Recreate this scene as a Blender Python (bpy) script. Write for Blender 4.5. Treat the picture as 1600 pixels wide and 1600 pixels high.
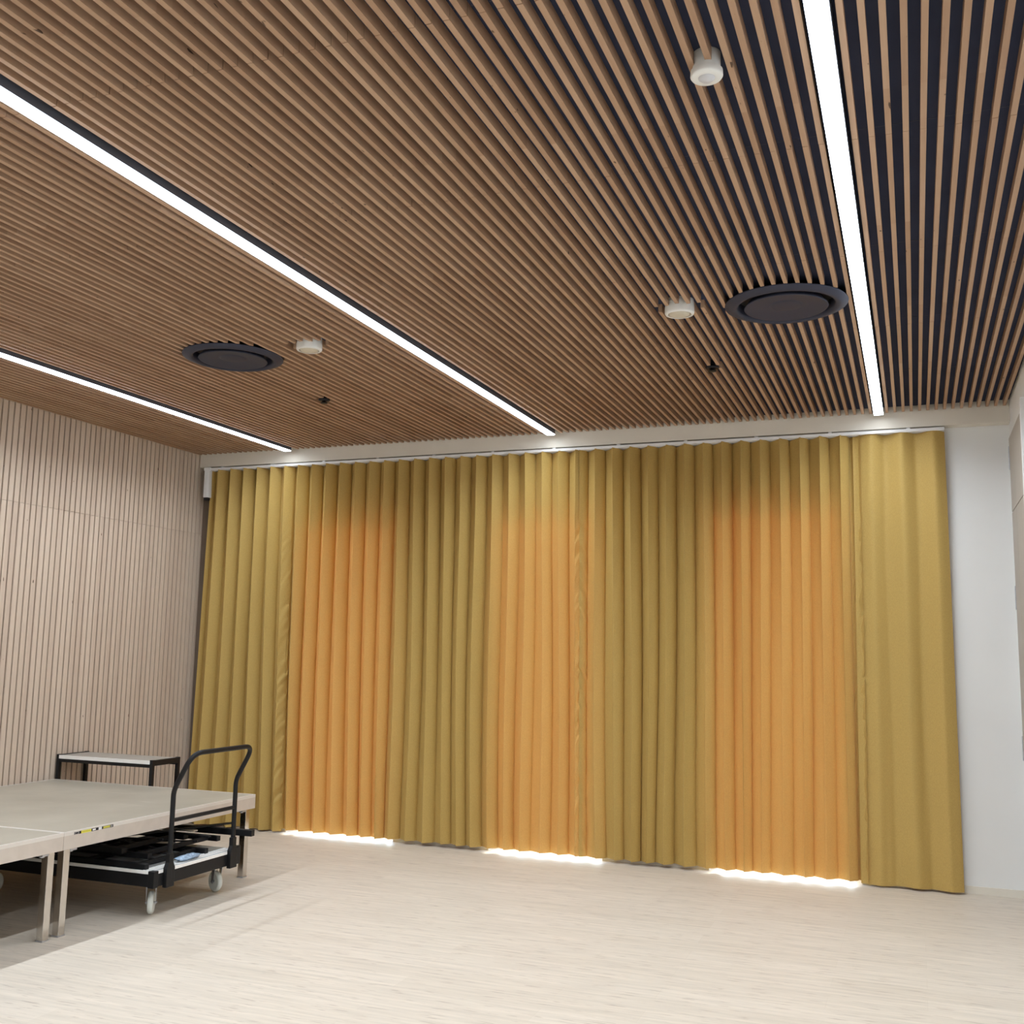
import bpy, math, random
from mathutils import Vector, Matrix, noise
PI = math.pi
for o in list(bpy.data.objects):
    bpy.data.objects.remove(o)
SC = bpy.context.scene
COL = SC.collection

# ---------------------------------------------------------------- camera
YAW, PITCH, ROLL = 0.3685, 0.1351, 0.018
fw = Vector((-math.sin(YAW) * math.cos(PITCH), math.cos(YAW) * math.cos(PITCH), math.sin(PITCH)))
r0 = Vector((math.cos(YAW), math.sin(YAW), 0))
u0 = r0.cross(fw)
rt = math.cos(ROLL) * r0 + math.sin(ROLL) * u0
up = -math.sin(ROLL) * r0 + math.cos(ROLL) * u0
cam_data = bpy.data.cameras.new('camera')
cam_data.sensor_fit = 'HORIZONTAL'
cam_data.sensor_width = 36.0
cam_data.lens = 36.0 * 1630.72 / 1600.0
cam = bpy.data.objects.new('camera', cam_data)
COL.objects.link(cam)
m = Matrix((rt, up, -fw)).transposed().to_4x4()
m.translation = Vector((0, 0, 1.73))
cam.matrix_world = m
SC.camera = cam

# ---------------------------------------------------------------- world, sun, exposure
LAMP = 14.0             # glow of the lamp covers
LAMP_W = 119.0         # light each linear lamp sends down into the room
world = bpy.data.worlds.new('world')
SC.world = world
world.use_nodes = True
wn = world.node_tree
wn.nodes.clear()
wo = wn.nodes.new('ShaderNodeOutputWorld')
wb = wn.nodes.new('ShaderNodeBackground')
ws = wn.nodes.new('ShaderNodeTexSky')
ws.sky_type = 'NISHITA'
ws.sun_disc = False
ws.sun_elevation = math.radians(40)
ws.sun_rotation = math.radians(0)
wb.inputs['Strength'].default_value = 1.3
wn.links.new(ws.outputs[0], wb.inputs['Color'])
wn.links.new(wb.outputs[0], wo.inputs['Surface'])
sun_data = bpy.data.lights.new('sun', 'SUN')
sun_data.energy = 10.0
sun_data.angle = math.radians(20)
sun_data.color = (1.0, 0.95, 0.88)
sun = bpy.data.objects.new('sun', sun_data)
COL.objects.link(sun)
sun_dir = Vector((-0.10, -math.cos(math.radians(28)), -math.sin(math.radians(28))))
sun.rotation_euler = sun_dir.to_track_quat('-Z', 'Y').to_euler()
sun.location = (0, 14, 8)
SC.view_settings.view_transform = 'Standard'
SC.view_settings.look = 'None'
SC.view_settings.gamma = 1.0
SC.view_settings.use_curve_mapping = False
SC.view_settings.exposure = 0.07

# ---------------------------------------------------------------- helpers: meshes
class MB:
    """collects vertices and faces for one mesh object"""
    def __init__(s):
        s.v = []; s.f = []; s.mi = []; s.sm = []
    def add(s, vs, fs, mi=0, smooth=False):
        n = len(s.v)
        s.v += [tuple(v) for v in vs]
        for f in fs:
            s.f.append(tuple(i + n for i in f)); s.mi.append(mi); s.sm.append(smooth)
        return s
    def box(s, x0, x1, y0, y1, z0, z1, mi=0):
        vs = [(x, y, z) for x in (x0, x1) for y in (y0, y1) for z in (z0, z1)]
        fs = [(0, 1, 3, 2), (4, 6, 7, 5), (0, 4, 5, 1), (2, 3, 7, 6), (0, 2, 6, 4), (1, 5, 7, 3)]
        return s.add(vs, fs, mi)
    def obox(s, a, b, w, h, mi=0, upv=(0, 0, 1)):
        """box-section bar from a to b, width w (sideways), height h (along upv)"""
        a = Vector(a); b = Vector(b); d = (b - a).normalized(); upv = Vector(upv)
        sd = d.cross(upv).normalized(); uu = sd.cross(d).normalized()
        vs = []
        for p in (a, b):
            for i, j in ((-1, -1), (1, -1), (1, 1), (-1, 1)):
                vs.append(p + sd * (w / 2 * i) + uu * (h / 2 * j))
        fs = [(3, 2, 1, 0), (4, 5, 6, 7), (0, 1, 5, 4), (1, 2, 6, 5), (2, 3, 7, 6), (3, 0, 4, 7)]
        return s.add(vs, fs, mi)
    def tube(s, pts, r, n=14, mi=0, caps=True):
        pts = [Vector(p) for p in pts]
        vs = []; fs = []
        prev = None
        for i, p in enumerate(pts):
            if i == 0: t = pts[1] - pts[0]
            elif i == len(pts) - 1: t = pts[-1] - pts[-2]
            else: t = (pts[i + 1] - p).normalized() + (p - pts[i - 1]).normalized()
            t.normalize()
            if prev is None:
                a = Vector((0, 0, 1)) if abs(t.z) < .9 else Vector((1, 0, 0))
                nrm = t.cross(a).normalized()
            else:
                nrm = (prev - t * prev.dot(t)).normalized()
            prev = nrm
            bn = t.cross(nrm)
            for k in range(n):
                a = 2 * PI * k / n
                vs.append(p + (nrm * math.cos(a) + bn * math.sin(a)) * r)
        for i in range(len(pts) - 1):
            for k in range(n):
                k2 = (k + 1) % n
                fs.append((i * n + k, i * n + k2, (i + 1) * n + k2, (i + 1) * n + k))
        s.add(vs, fs, mi, True)
        if caps:
            n0 = len(s.v) - len(vs)
            s.f.append(tuple(n0 + k for k in reversed(range(n)))); s.mi.append(mi); s.sm.append(False)
            n1 = n0 + (len(pts) - 1) * n
            s.f.append(tuple(n1 + k for k in range(n))); s.mi.append(mi); s.sm.append(False)
        return s
    def lathe(s, prof, c=(0, 0, 0), axis='z', n=64, mi=0):
        c = Vector(c); vs = []; fs = []
        for (r, h) in prof:
            for k in range(n):
                a = 2 * PI * k / n; p = (r * math.cos(a), r * math.sin(a), h)
                if axis == 'z': q = Vector(p)
                elif axis == 'x': q = Vector((p[2], p[0], p[1]))
                else: q = Vector((p[1], p[2], p[0]))
                vs.append(c + q)
        for i in range(len(prof) - 1):
            for k in range(n):
                k2 = (k + 1) % n
                fs.append((i * n + k, i * n + k2, (i + 1) * n + k2, (i + 1) * n + k))
        s.add(vs, fs, mi, True)
        n0 = len(s.v) - len(vs)
        if prof[0][0] > 1e-4:
            pass
        return s
    def build(s, name, mats, parent=None, bevel=0, loc=None, segs=2):
        me = bpy.data.meshes.new(name)
        off = Vector(loc) if loc is not None else Vector((0, 0, 0))
        me.from_pydata([tuple(Vector(v) - off) for v in s.v], [], s.f)
        if not isinstance(mats, (list, tuple)): mats = [mats]
        for mt in mats: me.materials.append(mt)
        me.polygons.foreach_set('material_index', s.mi)
        me.polygons.foreach_set('use_smooth', s.sm)
        me.update()
        o = bpy.data.objects.new(name, me)
        COL.objects.link(o)
        if parent is not None:
            o.parent = parent
            po = Vector(parent.location)
            if parent.parent is not None: po = po + Vector(parent.parent.location)
            o.location = off - po
        else:
            o.location = off
        if bevel:
            b = o.modifiers.new('bevel', 'BEVEL'); b.width = bevel; b.segments = segs; b.limit_method = 'ANGLE'
            b.angle_limit = math.radians(40)
        if any(s.sm):
            try:
                w = o.modifiers.new('wn', 'WEIGHTED_NORMAL'); w.keep_sharp = True
            except Exception: pass
        return o

def tag(o, label=None, cat=None, group=None, kind=None):
    if label: o['label'] = label
    if cat: o['category'] = cat
    if group: o['group'] = group
    if kind: o['kind'] = kind
    return o

def thing(name, loc, label, cat, group=None):
    o = bpy.data.objects.new(name, None)
    o.empty_display_size = .1
    COL.objects.link(o); o.location = loc
    return tag(o, label, cat, group)

def copy_tree(o, parent=None):
    c = o.copy(); COL.objects.link(c); c.parent = parent
    for ch in [x for x in COL.objects if x.parent == o]: copy_tree(ch, c)
    return c

# ---------------------------------------------------------------- helpers: materials
def newmat(name):
    mt = bpy.data.materials.new(name); mt.use_nodes = True
    nt = mt.node_tree; nt.nodes.clear()
    out = nt.nodes.new('ShaderNodeOutputMaterial')
    b = nt.nodes.new('ShaderNodeBsdfPrincipled')
    nt.links.new(b.outputs[0], out.inputs['Surface'])
    return mt, nt, b, out

def N(nt, t, **kw):
    n = nt.nodes.new(t)
    for k, v in kw.items():
        if k.startswith('i_'):
            key = k[2:]
            n.inputs[int(key) if key.isdigit() else key].default_value = v
        else: setattr(n, k, v)
    return n

def simple(name, col, rough=.5, metal=0.0, var=.06, scale=6.0, bump=0.0, bscale=200.0, spec=.5, dirt=None):
    mt, nt, b, out = newmat(name)
    tc = N(nt, 'ShaderNodeTexCoord')
    nz = N(nt, 'ShaderNodeTexNoise'); nz.inputs['Scale'].default_value = scale; nz.inputs['Detail'].default_value = 4
    nt.links.new(tc.outputs['Object'], nz.inputs['Vector'])
    rp = N(nt, 'ShaderNodeValToRGB')
    rp.color_ramp.elements[0].position = .3; rp.color_ramp.elements[1].position = .7
    rp.color_ramp.elements[0].color = tuple(c * (1 - var) for c in col) + (1,)
    rp.color_ramp.elements[1].color = tuple(min(1, c * (1 + var)) for c in col) + (1,)
    nt.links.new(nz.outputs['Fac'], rp.inputs['Fac'])
    nt.links.new(rp.outputs['Color'], b.inputs['Base Color'])
    b.inputs['Roughness'].default_value = rough
    b.inputs['Metallic'].default_value = metal
    b.inputs['Specular IOR Level'].default_value = spec
    if bump:
        n2 = N(nt, 'ShaderNodeTexNoise'); n2.inputs['Scale'].default_value = bscale
        nt.links.new(tc.outputs['Object'], n2.inputs['Vector'])
        bp = N(nt, 'ShaderNodeBump'); bp.inputs['Strength'].default_value = bump; bp.inputs['Distance'].default_value = .002
        nt.links.new(n2.outputs['Fac'], bp.inputs['Height']); nt.links.new(bp.outputs[0], b.inputs['Normal'])
    return mt

def slat_wood(name, across, along, x0, pitch, seg, c_lo, c_mid, c_hi, rough=.55):
    """oak slats: tint per slat board, fine grain along the slat, small knots"""
    mt, nt, b, out = newmat(name)
    L = nt.links.new
    tc = N(nt, 'ShaderNodeTexCoord'); sp = N(nt, 'ShaderNodeSeparateXYZ'); L(tc.outputs['Object'], sp.inputs[0])
    def mth(op, a, bb=None, c=None):
        n = N(nt, 'ShaderNodeMath', operation=op)
        for i, q in enumerate((a, bb, c)):
            if q is None: continue
            if isinstance(q, (int, float)): n.inputs[i].default_value = q
            else: L(q, n.inputs[i])
        return n.outputs[0]
    ac = sp.outputs[across]; al = sp.outputs[along]; th = sp.outputs[3 - across - along]
    ia = mth('FLOOR', mth('DIVIDE', mth('SUBTRACT', ac, x0), pitch))
    ib = mth('FLOOR', mth('DIVIDE', al, seg))
    cv = N(nt, 'ShaderNodeCombineXYZ'); L(ia, cv.inputs[0]); L(ib, cv.inputs[1])
    wnz = N(nt, 'ShaderNodeTexWhiteNoise', noise_dimensions='2D'); L(cv.outputs[0], wnz.inputs['Vector'])
    gv = N(nt, 'ShaderNodeCombineXYZ')
    L(mth('ADD', mth('MULTIPLY', ac, 55), mth('MULTIPLY', ia, 7.3)), gv.inputs[0])
    L(mth('MULTIPLY', al, 2.2), gv.inputs[1]); L(mth('MULTIPLY', th, 55), gv.inputs[2])
    g = N(nt, 'ShaderNodeTexNoise'); g.inputs['Scale'].default_value = 1.0; g.inputs['Detail'].default_value = 6; g.inputs['Roughness'].default_value = .6
    L(gv.outputs[0], g.inputs['Vector'])
    f = mth('ADD', mth('MULTIPLY', wnz.outputs['Value'], .40), mth('MULTIPLY', g.outputs['Fac'], .60))
    rp = N(nt, 'ShaderNodeValToRGB'); cr = rp.color_ramp
    cr.elements[0].position = .20; cr.elements[0].color = c_lo + (1,)
    cr.elements[1].position = .85; cr.elements[1].color = c_hi + (1,)
    e = cr.elements.new(.5); e.color = c_mid + (1,)
    L(f, rp.inputs['Fac'])
    kv = N(nt, 'ShaderNodeCombineXYZ')
    L(mth('ADD', mth('MULTIPLY', ac, 40), mth('MULTIPLY', ia, 3.1)), kv.inputs[0])
    L(mth('MULTIPLY', al, 14), kv.inputs[1]); L(mth('MULTIPLY', th, 40), kv.inputs[2])
    k = N(nt, 'ShaderNodeTexNoise'); k.inputs['Scale'].default_value = 1.0; k.inputs['Detail'].default_value = 1
    L(kv.outputs[0], k.inputs['Vector'])
    kr = N(nt, 'ShaderNodeMapRange'); kr.inputs['From Min'].default_value = .775; kr.inputs['From Max'].default_value = .81
    L(k.outputs['Fac'], kr.inputs['Value'])
    mx = N(nt, 'ShaderNodeMix', data_type='RGBA'); L(kr.outputs[0], mx.inputs['Factor'])
    L(rp.outputs['Color'], mx.inputs['A']); mx.inputs['B'].default_value = (.09, .05, .03, 1)
    L(mx.outputs['Result'], b.inputs['Base Color'])
    b.inputs['Roughness'].default_value = rough
    b.inputs['Specular IOR Level'].default_value = .3
    return mt

# ---------------------------------------------------------------- dimensions
H = 3.716          # underside of the slats
XW, XR = -6.874, 0.741
YB, YF = 8.90, -2.2
PT = 0.0615        # slat pitch
LX = [-0.218 - 45 * PT * k for k in range(3)]   # on the slat grid     # lamp centre lines
YEND = 8.785       # slats stop against the bulkhead

# ---------------------------------------------------------------- materials
M_ceil = slat_wood('ceiling_slat_oak', 0, 1, LX[0] - PT * .5, PT, 1.218, (.37, .225, .14), (.44, .28, .178), (.52, .35, .235))
M_wall = slat_wood('wall_slat_oak', 1, 2, 0.0, PT, 2.9, (.56, .44, .345), (.61, .49, .385), (.66, .54, .43))
M_back = simple('navy_acoustic_felt', (.040, .048, .085), .9, var=.12, scale=3, bump=.3, bscale=400, spec=.2)
M_felt = simple('brown_black_felt', (.05, .035, .028), .95, var=.1, spec=.1)
M_corner_shade = simple('corner_shade_brown', (.15, .11, .08), .8, var=.05)  # tone of the shade painted into the left corner gap
M_plaster = simple('cream_plaster', (.81, .805, .785), .75, var=.015, scale=2, bump=.15, bscale=300, spec=.25)
M_white = simple('white_paint', (.80, .80, .79), .5, var=.01)
M_bulk = simple('bulkhead_paint', (.76, .705, .61), .6, var=.02)
M_track = simple('white_aluminium_track', (.86, .86, .86), .35, var=.01)
M_cup = simple('taupe_cupboard_laminate', (.42, .375, .32), .5, var=.03, scale=3)
M_alu = simple('brushed_aluminium', (.66, .63, .59), .15, 1.0, var=.04, scale=12)
M_alu_trim = simple('bright_aluminium_trim', (.78, .74, .69), .4, .35, var=.03)
M_alu_dull = simple('anodised_deck_edge', (.66, .595, .53), .45, .35, var=.04, scale=12)
M_blackm = simple('black_powder_coat', (.008, .008, .009), .45, var=.1, spec=.3)
M_blackp = simple('black_plastic', (.014, .014, .017), .5, var=.1, spec=.3)
M_diffuser = simple('charcoal_air_diffuser', (.034, .038, .062), .55, var=.06, spec=.3)
M_zinc = simple('zinc_plate', (.55, .57, .62), .3, .9, var=.08, scale=30)
M_plast = simple('white_plastic', (.80, .80, .77), .4, var=.01)
M_cream = simple('cream_plastic', (.62, .57, .46), .5, var=.04, scale=60)
M_lens = simple('frosted_lens', (.62, .62, .64), .3, var=.01)
M_house = simple('lamp_housing_grey', (.10, .11, .14), .45, .3, var=.03)
M_tabletop = simple('grey_brown_table_board', (.33, .295, .25), .5, var=.08, scale=9)
M_plank = simple('pale_board', (.66, .56, .45), .5, var=.05)
M_trolleytop = simple('worn_grey_trolley_board', (.43, .44, .43), .36, .25, var=.16, scale=7)
M_edge = simple('silver_edge', (.92, .90, .87), .35, .1, var=.02)
M_rubber = simple('grey_white_rubber', (.80, .83, .78), .5, var=.03)
M_bag = simple('blue_clear_plastic', (.30, .40, .52), .18, var=.35, scale=40, bump=1, bscale=60)
M_conc = simple('terrace_paving', (.60, .58, .54), .8, var=.08, scale=1.5)
M_slot = simple('dark_slot', (.03, .03, .03), .7)
M_yellow = simple('yellow_label', (.80, .72, .08), .4, var=.02)
M_lgrey = simple('label_grey', (.30, .28, .28), .4)
M_olive = simple('label_olive', (.33, .30, .08), .4)

def make_floor():
    mt, nt, b, out = newmat('pale_oak_floor')
    L = nt.links.new
    tc = N(nt, 'ShaderNodeTexCoord')
    def noi(sx, sy, detail, rough=.55):
        mp = N(nt, 'ShaderNodeMapping'); mp.inputs['Scale'].default_value = (sx, sy, 1)
        L(tc.outputs['Object'], mp.inputs['Vector'])
        n = N(nt, 'ShaderNodeTexNoise'); n.inputs['Scale'].default_value = 1; n.inputs['Detail'].default_value = detail; n.inputs['Roughness'].default_value = rough
        L(mp.outputs[0], n.inputs['Vector']); return n.outputs['Fac']
    br = N(nt, 'ShaderNodeTexBrick'); br.offset = .37
    br.inputs['Scale'].default_value = 1; br.inputs['Brick Width'].default_value = 1.3; br.inputs['Row Height'].default_value = .19
    br.inputs['Mortar Size'].default_value = .0012; br.inputs['Mortar Smooth'].default_value = .3; br.inputs['Bias'].default_value = 0
    br.inputs['Color1'].default_value = (.655, .570, .470, 1); br.inputs['Color2'].default_value = (.69, .605, .505, 1)
    br.inputs['Mortar'].default_value = (.63, .545, .445, 1)
    L(tc.outputs['Object'], br.inputs['Vector'])
    r1 = N(nt, 'ShaderNodeMapRange'); L(noi(2.2, 34, 7), r1.inputs['Value'])
    r1.inputs['From Min'].default_value = .3; r1.inputs['From Max'].default_value = .7; r1.inputs['To Min'].default_value = .86; r1.inputs['To Max'].default_value = 1.07
    hs = N(nt, 'ShaderNodeMix', data_type='RGBA', blend_type='MULTIPLY'); hs.inputs['Factor'].default_value = 1
    L(br.outputs['Color'], hs.inputs['A']); L(r1.outputs[0], hs.inputs['B'])
    # short dark pores and cracks along the boards
    r2 = N(nt, 'ShaderNodeMapRange'); L(noi(6.5, 60, 3, .5), r2.inputs['Value'])
    r2.inputs['From Min'].default_value = .60; r2.inputs['From Max'].default_value = .70; r2.inputs['To Min'].default_value = 0; r2.inputs['To Max'].default_value = .6
    m2 = N(nt, 'ShaderNodeMix', data_type='RGBA'); L(r2.outputs[0], m2.inputs['Factor'])
    L(hs.outputs['Result'], m2.inputs['A']); m2.inputs['B'].default_value = (.36, .28, .22, 1)
    L(m2.outputs['Result'], b.inputs['Base Color'])
    b.inputs['Roughness'].default_value = .48; b.inputs['Specular IOR Level'].default_value = .35
    bp = N(nt, 'ShaderNodeBump'); bp.inputs['Strength'].default_value = .12; bp.inputs['Distance'].default_value = .001
    L(noi(2.2, 34, 7), bp.inputs['Height']); L(bp.outputs[0], b.inputs['Normal'])
    return mt
M_floor = make_floor()

def make_deckboard():
    mt, nt, b, out = newmat('grey_brown_deck_board')
    L = nt.links.new
    tc = N(nt, 'ShaderNodeTexCoord')
    def noi(sx, sy, sc, det):
        mp = N(nt, 'ShaderNodeMapping'); mp.inputs['Scale'].default_value = (sx, sy, 1)
        L(tc.outputs['Object'], mp.inputs['Vector'])
        n = N(nt, 'ShaderNodeTexNoise'); n.inputs['Scale'].default_value = sc; n.inputs['Detail'].default_value = det
        L(mp.outputs[0], n.inputs['Vector']); return n.outputs['Fac']
    rp = N(nt, 'ShaderNodeValToRGB'); cr = rp.color_ramp
    cr.elements[0].position = .3; cr.elements[0].color = (.33, .29, .225, 1)
    cr.elements[1].position = .72; cr.elements[1].color = (.42, .375, .30, 1)
    L(noi(1, 1, 2.2, 6), rp.inputs['Fac'])
    r = N(nt, 'ShaderNodeMapRange'); L(noi(2.2, 14, 1, 5), r.inputs['Value'])
    r.inputs['From Min'].default_value = .64; r.inputs['From Max'].default_value = .78; r.inputs['To Max'].default_value = .4
    mx = N(nt, 'ShaderNodeMix', data_type='RGBA'); L(r.outputs[0], mx.inputs['Factor'])
    L(rp.outputs['Color'], mx.inputs['A']); mx.inputs['B'].default_value = (.62, .57, .50, 1)
    L(mx.outputs['Result'], b.inputs['Base Color']); b.inputs['Roughness'].default_value = .42
    return mt
M_deck = make_deckboard()

def make_cloth():
    mt, nt, b, out = newmat('mustard_curtain_cloth')
    L = nt.links.new
    nt.nodes.remove(b)
    tc = N(nt, 'ShaderNodeTexCoord')
    nz = N(nt, 'ShaderNodeTexNoise'); nz.inputs['Scale'].default_value = 260; nz.inputs['Detail'].default_value = 2
    mp = N(nt, 'ShaderNodeMapping'); mp.inputs['Scale'].default_value = (1, 1, .35)
    L(tc.outputs['Object'], mp.inputs['Vector']); L(mp.outputs[0], nz.inputs['Vector'])
    rp = N(nt, 'ShaderNodeValToRGB')
    rp.color_ramp.elements[0].position = .3; rp.color_ramp.elements[1].position = .7
    rp.color_ramp.elements[0].color = (.47, .315, .095, 1); rp.color_ramp.elements[1].color = (.55, .375, .115, 1)
    L(nz.outputs['Fac'], rp.inputs['Fac'])
    bp = N(nt, 'ShaderNodeBump'); bp.inputs['Strength'].default_value = .25; bp.inputs['Distance'].default_value = .001
    L(nz.outputs['Fac'], bp.inputs['Height'])
    d = N(nt, 'ShaderNodeBsdfPrincipled'); d.inputs['Roughness'].default_value = .62
    d.inputs['Sheen Weight'].default_value = .08; d.inputs['Sheen Tint'].default_value = (1, .9, .6, 1)
    d.inputs['Specular IOR Level'].default_value = .25
    L(rp.outputs['Color'], d.inputs['Base Color']); L(bp.outputs[0], d.inputs['Normal'])
    t = N(nt, 'ShaderNodeBsdfTranslucent'); t.inputs['Color'].default_value = (.88, .21, .045, 1)
    mx = N(nt, 'ShaderNodeMixShader'); mx.inputs[0].default_value = CLOTH_T
    L(d.outputs[0], mx.inputs[1]); L(t.outputs[0], mx.inputs[2]); L(mx.outputs[0], out.inputs['Surface'])
    return mt
CLOTH_T = .034
M_cloth = make_cloth()

def make_glass():
    mt, nt, b, out = newmat('window_glass')
    nt.nodes.remove(b)
    t = N(nt, 'ShaderNodeBsdfTransparent'); t.inputs['Color'].default_value = (.92, .95, .94, 1)
    g = N(nt, 'ShaderNodeBsdfGlossy'); g.inputs['Roughness'].default_value = .02
    mx = N(nt, 'ShaderNodeMixShader'); mx.inputs[0].default_value = .06
    nt.links.new(t.outputs[0], mx.inputs[1]); nt.links.new(g.outputs[0], mx.inputs[2]); nt.links.new(mx.outputs[0], out.inputs['Surface'])
    return mt
M_glass = make_glass()

def make_emit():
    mt, nt, b, out = newmat('lit_lamp_diffuser')
    nt.nodes.remove(b)
    e = N(nt, 'ShaderNodeEmission'); e.inputs['Strength'].default_value = LAMP; e.inputs['Color'].default_value = (.82, .91, 1.0, 1)
    nt.links.new(e.outputs[0], out.inputs['Surface'])
    return mt
M_emit = make_emit()

# ---------------------------------------------------------------- setting: floor, walls, bulkhead
def struct(o): o['kind'] = 'structure'; return o
o = struct(MB().box(XW - .1, XR + .1, YF - .1, YB + .30, -.08, 0).build('floor', M_floor))
# ground outside the glazing
struct(MB().box(XW - 3, XR + 3, YB + .30, YB + 9, -.12, -.02).build('terrace', M_conc))

WIN = [(-5.70, -4.55), (-3.60, -2.55), (-1.64, -.45)]
ZH = 3.13
wb_ = MB()
xs = [XW - .1] + [v for w in WIN for v in w] + [XR + .1]
for i in range(0, len(xs), 2):
    wb_.box(xs[i], xs[i + 1], YB, YB + .28, 0, ZH)
wb_.box(xs[0], xs[-1], YB, YB + .28, ZH, H + .2)
struct(wb_.build('wall_back', M_plaster))
bb = MB()
xb = [-6.77] + [v for w in WIN for v in w] + [XR]
for i in range(0, len(xb), 2):
    bb.box(xb[i], xb[i + 1], YB - .012, YB, 0, .056)
struct(bb.build('baseboard_back', M_bulk))
struct(MB().box(XR - .012, XR, YF, 1.2, 0, .056).build('baseboard_right', M_bulk))
for k, (a, b_) in enumerate(WIN):
    fr = MB(); y0, y1 = YB + .14, YB + .20; t = .055
    fr.box(a, a + t, y0, y1, 0, ZH); fr.box(b_ - t, b_, y0, y1, 0, ZH)
    fr.box(a + t, b_ - t, y0, y1, ZH - t, ZH); fr.box(a + t, b_ - t, y0, y1, 0, .03)
    w = struct(fr.build('window_%d' % (k + 1), M_white, bevel=.003))
    MB().box(a + t, b_ - t, y0 + .025, y0 + .035, .03, ZH - t).build('pane', M_glass, w)

struct(MB().box(XR, XR + .12, YF, 6.70, 0, H + .2).box(XR, XR + .12, 8.775, YB, 0, H + .2).box(XR, XR + .12, 6.70, 8.775, 3.455, H + .2).box(XR, XR + .12, 6.70, 8.775, 0, .08).build('wall_right', M_plaster))
struct(MB().box(XW - .1, XR + .1, YF - .12, YF, 0, H + .2).build('wall_front', M_plaster))
# left wall: felt backing with vertical oak slats
lw = MB().box(XW - .16, XW - .032, YF, YB, 0, H + .2, 1)
y = YB - .008 - .047
j = 0
rnd = random.Random(3)
while y > YF:
    dz = rnd.uniform(-.001, .001)
    lw.box(XW - .032, XW, y, y + .0465, .02, 2.897 + dz - .0012, 0)
    lw.box(XW - .032, XW, y, y + .0465, 2.897 + dz + .0012, H + .05, 0)
    y -= PT
struct(lw.build('wall_left', [M_wall, M_felt]))
struct(MB().box(XW + .001, -6.775, YB - .02, YB, 0, 3.585).build('corner_shade_strip', M_corner_shade))  # added dark strip: paints the corner's shade over the pale wall
# bulkhead above the curtain
bk = MB().box(XW + .002, XR, 8.79, YB, 3.586, H + .16)
struct(bk.build('trim_1', M_bulk, bevel=.003))
# right-hand strip of plain ceiling is not visible; slatted ceiling
CUTS = []   # (x0,x1,y0,y1) or (cx,cy,r)
DIFF = [(-0.622, 5.845), (-4.312, 5.80)]
SOUND = [(-1.205, 5.735), (-3.652, 5.712)]
SPR = [(-1.248, 7.02), (-4.345, 7.047)]
PIR = (-.600, 3.312)
for c in DIFF: CUTS.append((c[0], c[1], .325))
for c in SOUND: CUTS.append((c[0] - .155, c[0] + .125, c[1] - .06, c[1] + .03))
for c in SPR: CUTS.append((c[0] - .05, c[0] + .05, c[1] - .035, c[1] + .035))
def slat_segments(xa, xb_, ya, yb):
    segs = [(ya, yb)]
    xc = (xa + xb_) / 2
    for c in CUTS:
        if len(c) == 3:
            d = min(abs(xa - c[0]), abs(xb_ - c[0]), abs(xc - c[0]))
            if d >= c[2]: continue
            h = math.sqrt(c[2] ** 2 - d ** 2); a, b2 = c[1] - h, c[1] + h
        else:
            if xb_ < c[0] or xa > c[1]: continue
            a, b2 = c[2], c[3]
        ns = []
        for s0, s1 in segs:
            if b2 <= s0 or a >= s1: ns.append((s0, s1)); continue
            if a > s0: ns.append((s0, a))
            if b2 < s1: ns.append((b2, s1))
        segs = ns
    return segs
cb = MB().box(XW - .02, XR, YF, YEND + .1, H + .0475, H + .14, 1)
k = -4
rnd = random.Random(7)
joints = [3.995 + 1.218 * q for q in range(-6, 5)]
for k in range(-120, 16):
    xc = LX[0] + PT * k
    if xc < XW + .005 or xc > XR - .005: continue
    if any(abs(xc - lx) < PT * .6 for lx in LX): continue
    xa, xb_ = xc - .0108, xc + .0108
    for s0, s1 in slat_segments(xa, xb_, YF, YEND - .002):
        cuts = [s0] + [jj for jj in joints if s0 + .02 < jj < s1 - .02] + [s1]
        for a, b2 in zip(cuts[:-1], cuts[1:]):
            dx = rnd.uniform(-.0006, .0006); dz = rnd.uniform(0, .0008)
            cb.box(xa + dx, xb_ + dx, a + .0016, b2 - .0016, H - dz, H + .048, 0)
struct(cb.build('ceiling', [M_ceil, M_back]))
jb = MB()
for jj in joints:
    if YF < jj < YEND: jb.box(XW, XR, jj + .02, jj + .023, H + .0465, H + .0476)
struct(jb.build('trim_2', simple('felt_seam', (.07, .075, .10), .9)))

# ---------------------------------------------------------------- linear lamps
def make_lamp(x):
    t = thing('linear_ceiling_light', (x, YF, H), '', 'ceiling light', 'linear lights in the slatted ceiling')
    y0, y1 = YF + .05, 8.700
    MB().box(x - .037, x + .037, y0, y1, H - .027, H + .045).build('housing', M_house, t)
    ld = bpy.data.lights.new('lamp_light', 'AREA'); ld.shape = 'RECTANGLE'
    ld.size = .068; ld.size_y = y1 - y0 - .32; ld.energy = LAMP_W; ld.color = (.82, .91, 1.0); ld.spread = math.radians(152)
    lo = bpy.data.objects.new('lamp_light', ld); COL.objects.link(lo); lo.parent = t
    lo.location = (0, (y0 + y1) / 2 - YF - .14, -.0375)
    MB().box(x - .0355, x + .0355, y0 + .004, y1 - .004, H - .036, H - .027).build('diffuser', M_emit, t, bevel=.004)
    MB().box(x - .037, x + .037, y1, y1 + .004, H - .034, H + .03).build('end_cap', M_plast, t)
    return t
lamps = [make_lamp(LX[0])]
for lx in (LX[1] - .010, LX[2]):
    c = copy_tree(lamps[0]); c.location = (lx, YF, H); lamps.append(c)
lamps[0]['label'] = 'lit linear ceiling light nearest the right wall, passing beside the round air vent'
lamps[1]['label'] = 'long lit linear ceiling light in the middle, ending above the centre of the curtains'
lamps[2]['label'] = 'lit linear ceiling light nearest the slatted left wall'

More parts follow.
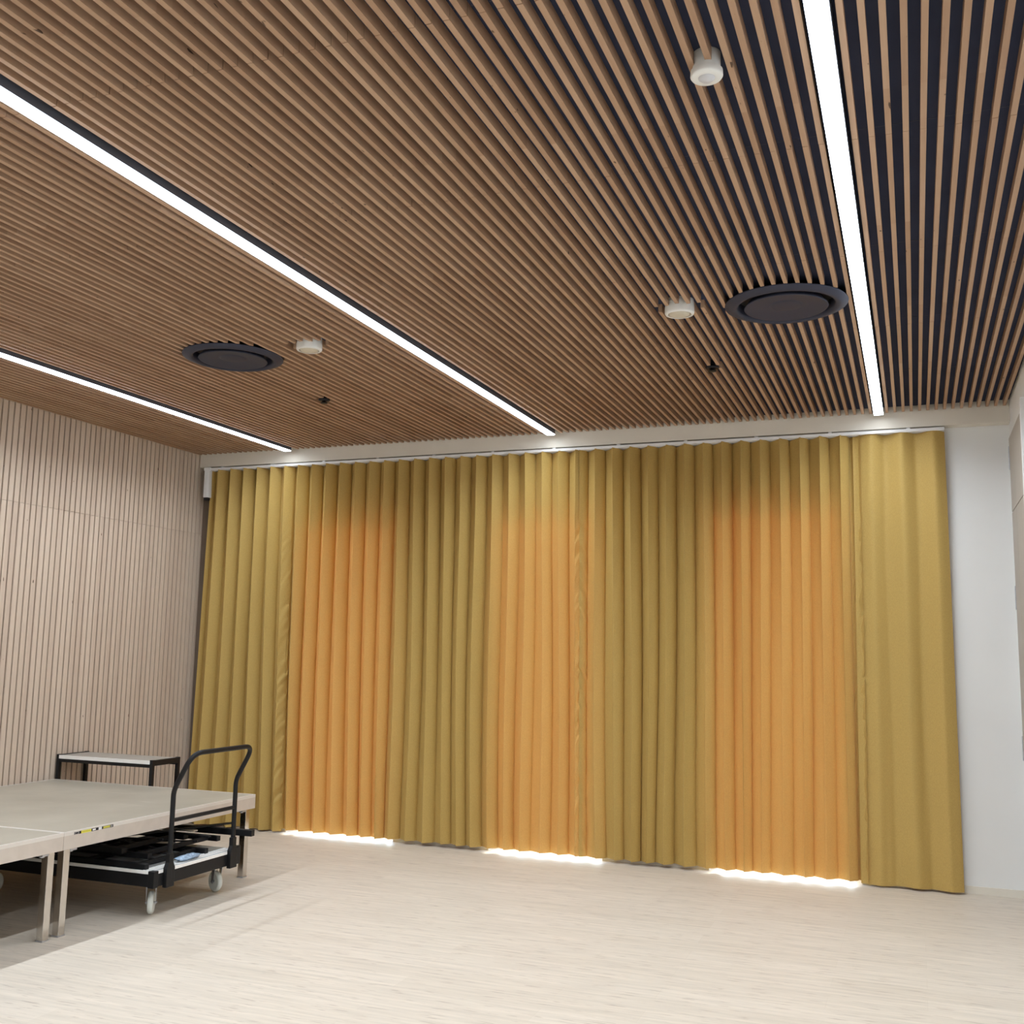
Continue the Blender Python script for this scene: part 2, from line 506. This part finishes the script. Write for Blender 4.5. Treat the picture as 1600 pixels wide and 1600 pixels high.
# ---------------------------------------------------------------- ceiling fittings
def make_diffuser(c):
    x, y = c
    t = thing('ceiling_air_vent', (x, y, H), '', 'air vent', 'round air vents in the ceiling')
    z = H
    MB().lathe([(.262, z + .04), (.262, z - .006), (.270, z - .020), (.282, z - .026), (.300, z - .022), (.335, z - .008), (.338, z - .003), (.334, z + .001), (.30, z + .002)], (x, y, 0)).build('outer_ring', M_diffuser, t)
    MB().lathe([(.0001, z + .046), (.262, z + .040), (.264, z + .0)], (x, y, 0)).build('plenum', M_blackp, t)
    MB().lathe([(.19, z + .03), (.225, z - .012), (.231, z - .022), (.227, z - .027), (.215, z - .024), (.10, z - .009), (.085, z - .012), (.078, z - .016), (.0001, z - .016)], (x, y, 0)).build('centre_disc', M_diffuser, t)
    for a in (0.5, 2.6, 4.7):
        sp = MB().obox((x + .1 * math.cos(a), y + .1 * math.sin(a), z + .022), (x + .262 * math.cos(a), y + .262 * math.sin(a), z + .022), .018, .012)
        sp.build('spoke', M_blackp, t)
    return t
d0 = make_diffuser(DIFF[0]); d1 = copy_tree(d0); d1.location = (DIFF[1][0], DIFF[1][1], H)
d0['label'] = 'large round charcoal air vent in the slats beside the right-hand light'
d1['label'] = 'large round charcoal air vent between the middle light and the leftmost light'

def make_sounder(c):
    x, y = c
    t = thing('ceiling_detector', (x, y, H), '', 'detector', 'white round detectors beside the air vents')
    z = H
    MB().lathe([(.080, z + .046), (.084, z - .002), (.084, z - .030), (.080, z - .038), (.068, z - .041), (.066, z - .039)], (x, y, 0)).build('body', M_plast, t)
    MB().lathe([(.066, z - .039), (.062, z - .034), (.058, z - .034)], (x, y, 0)).build('groove', M_cup, t)
    MB().lathe([(.058, z - .034), (.056, z - .040), (.03, z - .044), (.0001, z - .045)], (x, y, 0)).build('grille', M_cream, t)
    return t
s0_ = make_sounder(SOUND[0]); s1_ = copy_tree(s0_); s1_.location = (SOUND[1][0], SOUND[1][1], H)
s0_['label'] = 'white round ceiling detector just left of the right-hand air vent'
s1_['label'] = 'white round ceiling detector just right of the left-hand air vent'

def make_spr(c):
    x, y = c
    t = thing('ceiling_sprinkler', (x, y, H), '', 'sprinkler', 'small black ceiling sprinklers')
    z = H
    MB().lathe([(.020, z + .046), (.020, z + .006), (.046, z + .002), (.047, z - .008), (.040, z - .012), (.022, z - .014), (.020, z - .010)], (x, y, 0), n=32).build('collar', M_blackp, t)
    MB().lathe([(.012, z - .008), (.012, z - .024), (.028, z - .026), (.029, z - .031), (.02, z - .034), (.0001, z - .035)], (x, y, 0), n=32).build('deflector', M_blackm, t)
    return t
p0_ = make_spr(SPR[0]); p1_ = copy_tree(p0_); p1_.location = (SPR[1][0], SPR[1][1], H)
p0_['label'] = 'small black sprinkler in the ceiling slats below the right-hand air vent'
p1_['label'] = 'small black sprinkler in the ceiling slats near the left-hand air vent'

x, y = PIR; z = H
t = thing('motion_sensor', (x, y, z), 'white domed motion sensor on the ceiling slats beside the right-hand light', 'sensor')
MB().lathe([(.047, z + .046), (.047, z - .010), (.054, z - .016), (.055, z - .034), (.051, z - .040), (.028, z - .041)], (x, y, 0)).build('base', M_plast, t)
MB().lathe([(.028, z - .039), (.027, z - .044), (.018, z - .051), (.0001, z - .054)], (x, y, 0), n=48).build('lens', M_lens, t)

# ---------------------------------------------------------------- curtains
YC = 8.812
TZ = 3.547
def cloth(name, p0, p1, drift0, drift1, label, seed, pitch=.16, A=.058, phase=0., hem=.03, S=.013, wr0=0., wr1=0., tuck_end=False):
    n = int((p1 - p0) / .0065); zr = [hem + (TZ - hem) * i / 190 for i in range(191)]
    vs = []
    for iz, z in enumerate(zr):
        d = 1 - z / TZ                       # 0 at the track, 1 at the hem
        for i in range(n + 1):
            u = i / n
            p = p0 + (p1 - p0) * u
            dr = drift0 * (1 - u) + drift1 * u
            jit = noise.noise((p * 2.3, seed * 3.1, d * 1.1)) * .055 * d + noise.noise((p * 6.0, seed, d * .8)) * .018 * d
            ed = min(1, min(u, 1 - u) * (p1 - p0) / .12)
            th = 2 * PI * (p - phase) / pitch
            th += 1.1 * d * noise.noise((p * 1.7, seed * 7.7, d * .9))
            am = A * (1 + .28 * noise.noise((p * 5.2, seed * 1.9, d * .7)) )
            am *= (1 - .15 * d * (1 + noise.noise((p * 1.3 + 9, seed, 4))))
            yy = YC - am * math.sin(th) + .012 * noise.noise((p * 3, seed, d * 2)) * d
            xx = p + dr * d + jit * ed + S * math.sin(2 * th + .6) + .006 * math.sin(th)
            if tuck_end: yy += .03 * max(0, 1 - (p1 - p) / .10)
            # secondary shallow creases
            yy += .005 * noise.noise((p * 22, z * .7, seed)) * (.3 + .7 * d)
            # puckered seams
            for w, dist in ((wr0, (p - p0)), (wr1, (p1 - p))):
                if w:
                    e = math.exp(-(dist / .050) ** 2) * w * min(1, max(0, (3.2 - z) / .5))
                    env = .4 + .6 * abs(noise.noise((seed * 5, z * 1.6, 0)))
                    yy += e * .050 * env * noise.noise((dist * 18, z * 16 + dist * 45, seed))
                    xx += e * .022 * env * noise.noise((dist * 9 + 40, z * 11 + dist * 30, seed))
            zz = z
            if iz == 190: zz = z + .004 * math.sin(th)
            if iz == 0: zz = z + .004 * noise.noise((p * 5, seed, 2))
            vs.append((xx, yy, zz))
    fs = []
    w = n + 1
    for iz in range(190):
        for i in range(n):
            a = iz * w + i
            fs.append((a, a + 1, a + w + 1, a + w))
    mb = MB(); mb.add(vs, fs, 0, True)
    me = bpy.data.meshes.new(name); me.from_pydata(mb.v, [], mb.f); me.materials.append(M_cloth)
    me.polygons.foreach_set('use_smooth', [True] * len(me.polygons)); me.update()
    o = bpy.data.objects.new(name, me); COL.objects.link(o)
    return tag(o, label, 'curtain', 'mustard curtains along the back wall')
PH = -6.664
cloth('curtain', -6.745, -5.775, -.07, .05, 'mustard pleated curtain at the far left, in the corner by the slatted wall', 1, phase=PH, hem=.016, wr1=1.)
cloth('curtain', -5.785, -2.735, .05, .02, 'wide mustard pleated curtain behind the trolley handle, ending under the middle light', 2, phase=PH, hem=.034, wr1=1., wr0=.5)
cloth('curtain', -2.745, -.385, .02, -.02, 'mustard pleated curtain with red glow, right of the centre seam', 3, phase=PH + .02, hem=.032, wr0=.8, wr1=.8, tuck_end=True)
cloth('curtain', -.425, .268, -.02, .016, 'narrow mustard curtain at the far right, beside the bare white wall', 4, pitch=.235, A=.026, phase=-.35, hem=.018, S=.004)

t = thing('curtain_track', (XW + .1, 8.81, 3.57), 'slim white curtain track under the bulkhead, holding the mustard curtains', 'curtain track')
tr = MB(); tr.box(-6.80, .268, 8.775, 8.800, 3.548, 3.573).box(-6.80, .268, 8.800, 8.835, 3.563, 3.573)
tr.box(-6.80, .268, 8.828, 8.835, 3.548, 3.563)
tr.build('rail', M_track, t, bevel=.002)
for i in range(12):
    xx = -6.6 + i * .6
    MB().box(xx - .015, xx + .015, 8.795, 8.835, 3.572, 3.586).build('bracket', M_track, t)
MB().box(-6.795, -6.735, 8.765, 8.83, 3.268, 3.553).box(-6.80, -6.72, 8.76, 8.84, 3.545, 3.578).build('motor', M_track, t, bevel=.004)
MB().box(-6.788, -6.742, 8.772, 8.82, 3.240, 3.27).build('motor_cap', M_blackp, t)

# ---------------------------------------------------------------- cupboard in the right wall
t = thing('built_in_cupboard', (XR, 8.0, 0), 'tall taupe cupboard in the white right wall, at the right edge of the photo', 'cupboard')
xd = XR - .006
MB().box(xd + .003, XR + .11, 6.702, 8.773, .082, 3.453).build('carcass', M_white, t)
for (a, b2) in ((8.40, 8.765), (8.03, 8.395), (7.66, 8.025)):
    MB().box(xd - .012, xd + .002, a, b2, .10, 2.868).build('door', M_cup, t, bevel=.002)
    MB().box(xd - .012, xd + .002, a, b2, 2.876, 3.448).build('upper_door', M_cup, t, bevel=.002)
for z in (3.30, 2.22, 1.1):
    MB().box(xd - .016, xd, 8.768, 8.80, z - .09, z + .09).build('hinge', M_zinc, t, bevel=.002)
MB().box(xd - .03, xd + .002, 7.60, 7.655, .10, 3.50).build('side_post', M_white, t, bevel=.002)

# ---------------------------------------------------------------- stage decks
DZ = .612
def make_deck(y0, y1):
    x0, x1 = -6.845, -4.832
    t = thing('stage_deck', ((x0 + x1) / 2, (y0 + y1) / 2, 0), '', 'stage platform', 'stage decks along the slatted wall')
    fh = .104
    MB().box(x0 + .012, x1 - .012, y0 + .012, y1 - .012, DZ - .022, DZ - .0015).build('deck_board', M_deck, t)
    f = MB(); w = .03
    f.box(x0, x1, y0, y0 + w, DZ - fh, DZ - .022).box(x0, x1, y1 - w, y1, DZ - fh, DZ - .022)
    f.box(x0, x0 + w, y0 + w, y1 - w, DZ - fh, DZ - .022).box(x1 - w, x1, y0 + w, y1 - w, DZ - fh, DZ - .022)
    e = .012
    f.box(x0 + w, x1 - w, (y0 + y1) / 2 - .02, (y0 + y1) / 2 + .02, DZ - fh, DZ - .025)
    f.build('frame', M_alu_dull, t); f = MB()
    f.box(x0, x1, y0, y0 + e, DZ - .022, DZ).box(x0, x1, y1 - e, y1, DZ - .022, DZ)
    f.box(x0, x0 + e, y0 + e, y1 - e, DZ - .022, DZ).box(x1 - e, x1, y0 + e, y1 - e, DZ - .022, DZ)
    f.build('edge_trim', M_alu_trim, t)
    for lx, sx in ((x1 - .012, -1), (x0 + .012, 1)):
        for ly, sy in ((y0 + (.022), 1), (y1 - .05, -1)):
            a, b2 = sorted((lx, lx + sx * .05)); c, d = sorted((ly, ly + sy * .05))
            lg = MB().box(a, b2, c, d, .006, DZ - .03).build('leg', M_alu, t, bevel=.003)
            MB().box(a - .002, b2 + .002, c - .002, d + .002, 0, .010).build('foot', M_zinc, lg, bevel=.002)
            yy = c - .05 if sy < 0 else d + .05
            yl = sorted((yy, c if sy < 0 else d))
            MB().box(a + .004, b2 + .006, yl[0], yl[1], DZ - fh - .014, DZ - fh - .001).lathe([(.016, DZ - fh - .022), (.016, DZ - fh + .0)], ((a + b2) / 2, (yl[0] + yl[1]) / 2, 0), n=20).build('clamp', M_zinc, lg, bevel=.003)
    return t
far = make_deck(5.112, 7.085)
far['label'] = 'grey stage deck with the yellow-marked label, beside the trolley handle'
near = make_deck(2.15, 5.110)  # unseen front end lengthened to darken the floor and legs beneath
near['label'] = 'grey stage deck nearest the camera, cut off by the left edge of the photo'
near['group'] = far['group']
# printed label on the far deck's edge
lb = MB(); xl = -4.8305
def patch(y0, y1, mi, z0=.588, z1=.604, dx=0): lb.add([(xl + dx, y0, z0), (xl + dx, y1, z0), (xl + dx, y1, z1), (xl + dx, y0, z1)], [(0, 1, 2, 3)], mi)
lb.box(-4.8325, xl - .0002, 5.193, 5.527, .588, .604, 2)
patch(5.195, 5.232, 3); patch(5.200, 5.226, 2, .592, .600, .0002); patch(5.235, 5.250, 2); patch(5.250, 5.335, 0)
for q in range(7): patch(5.258 + q * .0105, 5.264 + q * .0105, 4, .594, .599, .0002)
patch(5.338, 5.395, 2); patch(5.345, 5.372, 1, .591, .601, .0002); patch(5.397, 5.425, 1); patch(5.427, 5.437, 2)
patch(5.437, 5.50, 4); 
for q in range(5): patch(5.442 + q * .011, 5.449 + q * .011, 0, .593, .600, .0002)
patch(5.502, 5.520, 3, .591, .601)
lb.build('printed_label', [M_yellow, M_white, M_blackp, M_lgrey, M_olive], far)

# ---------------------------------------------------------------- table behind the deck
tx0, tx1, ty0, ty1, tz = -6.862, -5.853, 7.105, 7.455, .812
t = thing('side_table', ((tx0 + tx1) / 2, (ty0 + ty1) / 2, 0), 'narrow black-framed table with a silver front edge, behind the stage deck', 'table')
MB().box(tx0 + .028, tx1 - .028, ty0 + .006, ty1 - .006, tz - .030, tz - .004).build('tabletop', M_tabletop, t)
MB().box(tx0 + .028, tx1 - .028, ty0 - .002, ty0 + .006, tz - .032, tz - .003).build('edge_strip', M_edge, t, bevel=.001)
fr = MB()
fr.box(tx0 + .03, tx1 - .03, ty0 + .004, ty0 + .03, tz - .060, tz - .033).box(tx0 + .03, tx1 - .03, ty1 - .03, ty1 - .004, tz - .060, tz - .033)
fr.box(tx0, tx0 + .03, ty0 + .03, ty1 - .03, tz - .045, tz).box(tx1 - .03, tx1, ty0 + .03, ty1 - .03, tz - .045, tz)
fr.build('frame', M_blackm, t, bevel=.002)
for a in (tx0, tx1 - .03):
    for b2 in (ty0, ty1 - .03):
        MB().box(a, a + .03, b2, b2 + .03, 0, tz + .003).build('leg', M_blackm, t, bevel=.002)

# ---------------------------------------------------------------- platform trolley
TX0, TX1, TY0, TY1 = -6.25, -4.60, 5.665, 6.585
t = thing('platform_trolley', ((TX0 + TX1) / 2, (TY0 + TY1) / 2, 0), 'black platform trolley with a tall push handle and white wheels, half under the deck', 'trolley')
f = MB()
f.box(TX0, TX1, TY0, TY0 + .04, .205, .285).box(TX0, TX1, TY1 - .04, TY1, .205, .285)
f.box(TX0, TX0 + .04, TY0 + .04, TY1 - .04, .205, .285).box(TX1 - .04, TX1, TY0 + .04, TY1 - .04, .205, .285)
f.box(-5.45, -5.40, TY0 + .04, TY1 - .04, .215, .28)
f.build('frame', M_blackm, t, bevel=.004)
MB().box(TX0 + .01, TX1 - .008, TY0 + .006, TY1 - .006, .285, .300).build('platform', M_trolleytop, t)
e = MB().box(TX0 + .01, TX1 - .045, TY0 - .001, TY0 + .006, .286, .306).box(TX1 - .008, TX1 - .001, TY0 + .045, TY1 - .045, .286, .306)
for q in range(3): e.box(TX1 - .055 - q * .028, TX1 - .045 - q * .028, TY0 + .03, TY1 - .03, .300, .304)
e.build('edge_trim', M_edge, t)
for a, b2 in ((TX1 - .045, TY0 - .004), (TX1 - .045, TY1 - .041), (TX0, TY0 - .004), (TX0, TY1 - .041)):
    MB().box(a, a + .048, b2, b2 + .045, .200, .305 if b2 < 6 else .325).build('corner_post', M_blackm, t, bevel=.003)
# handle
xh = TX1 + .012; ya, yb = 5.795, 6.475; rr = .0165
def arc(c, p, q, n=8):   # round the corner c between p and q
    c, p, q = Vector(c), Vector(p), Vector(q)
    return [((1 - s) ** 2) * p + 2 * s * (1 - s) * c + s * s * q for s in [i / n for i in range(n + 1)]]
zt, xt = 1.045, xh + .135
zk = .80
def on_lean(y, s): return Vector((xh + (xt - xh) * s, y, zk + (zt - zk) * s))
pts = [Vector((xh, ya, .22)), Vector((xh, ya, zk - .05))]
pts += arc((xh, ya, zk), (xh, ya, zk - .04), on_lean(ya, .16), 5)
cn = Vector((xt, ya, zt)); pts += arc(cn, on_lean(ya, .62), cn + Vector((0, .10, 0)), 9)
cn = Vector((xt, yb, zt)); pts += arc(cn, cn - Vector((0, .10, 0)), on_lean(yb, .62), 9)
pts += arc((xh, yb, zk), on_lean(yb, .16), (xh, yb, zk - .04), 5)
pts += [Vector((xh, yb, zk - .05)), Vector((xh, yb, .22))]
hd = MB().tube(pts, rr, 18).build('handle', M_blackm, t)
MB().tube([(xh, ya, .608), (xh, yb, .608)], .0135, 14).build('cross_bar', M_blackm, t)
for yy in (ya, yb):
    g = MB()
    prof = [(-.040, .19), (.040, .19), (.040, .31), (.022, .345), (.022, .40), (-.022, .40), (-.022, .345), (-.040, .31)]
    vs = [(xh - .016, yy + a, b2) for a, b2 in prof] + [(xh + .016, yy + a, b2) for a, b2 in prof]
    n = len(prof)
    g.add(vs, [tuple(reversed(range(n))), tuple(range(n, 2 * n))] + [(i, (i + 1) % n, n + (i + 1) % n, n + i) for i in range(n)])
    g.build('handle_socket', M_blackm, t, bevel=.003)
def caster(x, y, ang, name='caster'):
    ca, sa = math.cos(ang), math.sin(ang)     # rolling direction
    def P(a, b, z): return (x + ca * a - sa * b, y + sa * a + ca * b, z)
    R = .073
    fk = MB()
    plate = MB()
    for s in (-1, 1):
        fk.add([P(-.020, s * .030 - .0015, .198), P(.020, s * .030 - .0015, .198), P(.034, s * .030 - .0015, R - .010), P(.014, s * .030 - .0015, R - .014),
                P(-.020, s * .030 + .0015, .198), P(.020, s * .030 + .0015, .198), P(.034, s * .030 + .0015, R - .010), P(.014, s * .030 + .0015, R - .014)],
               [(3, 2, 1, 0), (4, 5, 6, 7), (0, 1, 5, 4), (1, 2, 6, 5), (2, 3, 7, 6), (3, 0, 4, 7)])
    fk.add([P(-.034, -.034, .190), P(.034, -.034, .190), P(.034, .034, .190), P(-.034, .034, .190), P(-.034, -.034, .206), P(.034, -.034, .206), P(.034, .034, .206), P(-.034, .034, .206)],
           [(3, 2, 1, 0), (4, 5, 6, 7), (0, 1, 5, 4), (1, 2, 6, 5), (2, 3, 7, 6), (3, 0, 4, 7)])
    fk.tube([P(.024, -.038, R), P(.024, .038, R)], .006, 10)
    c = fk.build(name, M_zinc, t)
    wh = MB()
    prof = [(.012, -.017), (.045, -.014), (.052, -.018), (.064, -.018), (.071, -.011), (R, 0), (.071, .011), (.064, .018), (.052, .018), (.045, .014), (.012, .017)]
    n = 40; vs = []; fs = []
    for (r, h) in prof:
        for k in range(n):
            a = 2 * PI * k / n
            vs.append(P(.024 + r * math.cos(a), h, R + r * math.sin(a)))
    for i in range(len(prof) - 1):
        for k in range(n):
            k2 = (k + 1) % n; fs.append((i * n + k, i * n + k2, (i + 1) * n + k2, (i + 1) * n + k))
    wh.add(vs, fs, 0, True)
    wh.build('wheel', M_rubber, c)
caster(-4.722, 5.800, math.radians(122))
caster(-4.735, 6.520, math.radians(158))
caster(-6.10, 5.80, math.radians(90)); caster(-6.10, 6.45, math.radians(90))

# ---------------------------------------------------------------- things lying on the trolley
def frame_obj(name, bars, label, cat, group=None, mat=None, bev=.002):
    mb = MB()
    for a, b2, w, h in bars: mb.obox(a, b2, w, h)
    o = mb.build(name, mat or M_blackm, None, bevel=bev, loc=bars[0][0])
    return tag(o, label, cat, group)
G = 'folded black leg frames on the trolley'
def leg_frame(x0, x1, y0, y1, z, ang, label, inner=1, tubew=.04):
    c = Vector(((x0 + x1) / 2, (y0 + y1) / 2, z)); R_ = Matrix.Rotation(ang, 3, 'Z')
    def P(x, y, dz=0): return c + R_ @ (Vector((x, y, z + dz)) - c)
    h = .035
    t = thing('folded_leg_frame', tuple(c), label, 'leg frame', G)
    for a, b2 in (((x0, y0), (x1, y0)), ((x0, y1), (x1, y1))):
        MB().obox(P(*a), P(*b2), tubew, h).build('side_rail', M_blackm, t, bevel=.003)
    for i in range(inner + 2):
        xx = x0 + .03 + (x1 - x0 - .12) * i / (inner + 1)
        MB().obox(P(xx, y0 + tubew / 2), P(xx, y1 - tubew / 2), .03, h * .8).build('cross_rail', M_blackm, t, bevel=.002)
    mb = MB()
    mb.obox(P(x0 + .1, y0 + .12, .005), P(x1 - .05, y1 - .18, .005), .022, .010)
    mb.obox(P(x0 + .1, y1 - .12, .006), P(x1 - .12, y0 + .2, .006), .022, .010)
    mb.build('brace', M_blackp, t)
    return t
leg_frame(-6.05, -4.70, 5.715, 6.33, .3185, 0, 'folded black leg frame lying lowest on the trolley, square tube end nearest the handle', 2)
leg_frame(-6.08, -4.80, 5.86, 6.60, .3545, .0, 'folded black leg frame lying on top of the lowest one on the trolley', 2, .045)
leg_frame(-6.10, -4.93, 5.80, 6.40, .3905, -.04, 'folded black leg frame at the top of the stack, under the stage deck', 1, .05)
z = .4125
tag(frame_obj('flat_bar', [((-5.85, 6.39, .414), (-4.70, 6.36, .414), .030, .012)], 'thin flat black bar poking out of the frame stack toward the far wheel', 'bar'), group=None)
frame_obj('diagonal_brace', [((-5.30, 5.83, .4245), (-4.87, 6.86, .4245), .045, .010)], 'flat black bar lying diagonally across the stack on the trolley', 'bar')
frame_obj('box_section_beam', [((-6.1, 6.605, .395), (-4.575, 6.70, .395), .045, .044)], 'long black square beam crossing in front of the far deck leg', 'beam')
frame_obj('pale_board', [((-5.9, 6.46, .414), (-4.93, 6.50, .414), .05, .011)], 'thin pale board edge lying among the black frames on the trolley', 'board', mat=M_plank)
# crumpled clear bag
bm = MB(); nu, nv = 26, 18; vs = []; fs = []
for i in range(nv + 1):
    for j in range(nu):
        a = 2 * PI * j / nu; b_ = PI * i / nv
        r = 1 + .28 * noise.noise((math.cos(a) * 2.2, math.sin(a) * 2.2, b_ * 2)) + .12 * noise.noise((math.cos(a) * 7, math.sin(a) * 7, b_ * 6))
        vs.append((-4.672 + .040 * r * math.sin(b_) * math.cos(a), 6.09 + .12 * r * math.sin(b_) * math.sin(a), .3005 + max(0, .020 * (1 + r * math.cos(b_) * .9))))
for i in range(nv):
    for j in range(nu):
        j2 = (j + 1) % nu; fs.append((i * nu + j, (i + 1) * nu + j, (i + 1) * nu + j2, i * nu + j2))
bm.add(vs, fs, 0, True)
tag(bm.build('plastic_bag', M_bag, None, loc=(-4.672, 6.09, .3)), 'small crumpled blue-grey plastic bag on the trolley platform beside the handle', 'bag')
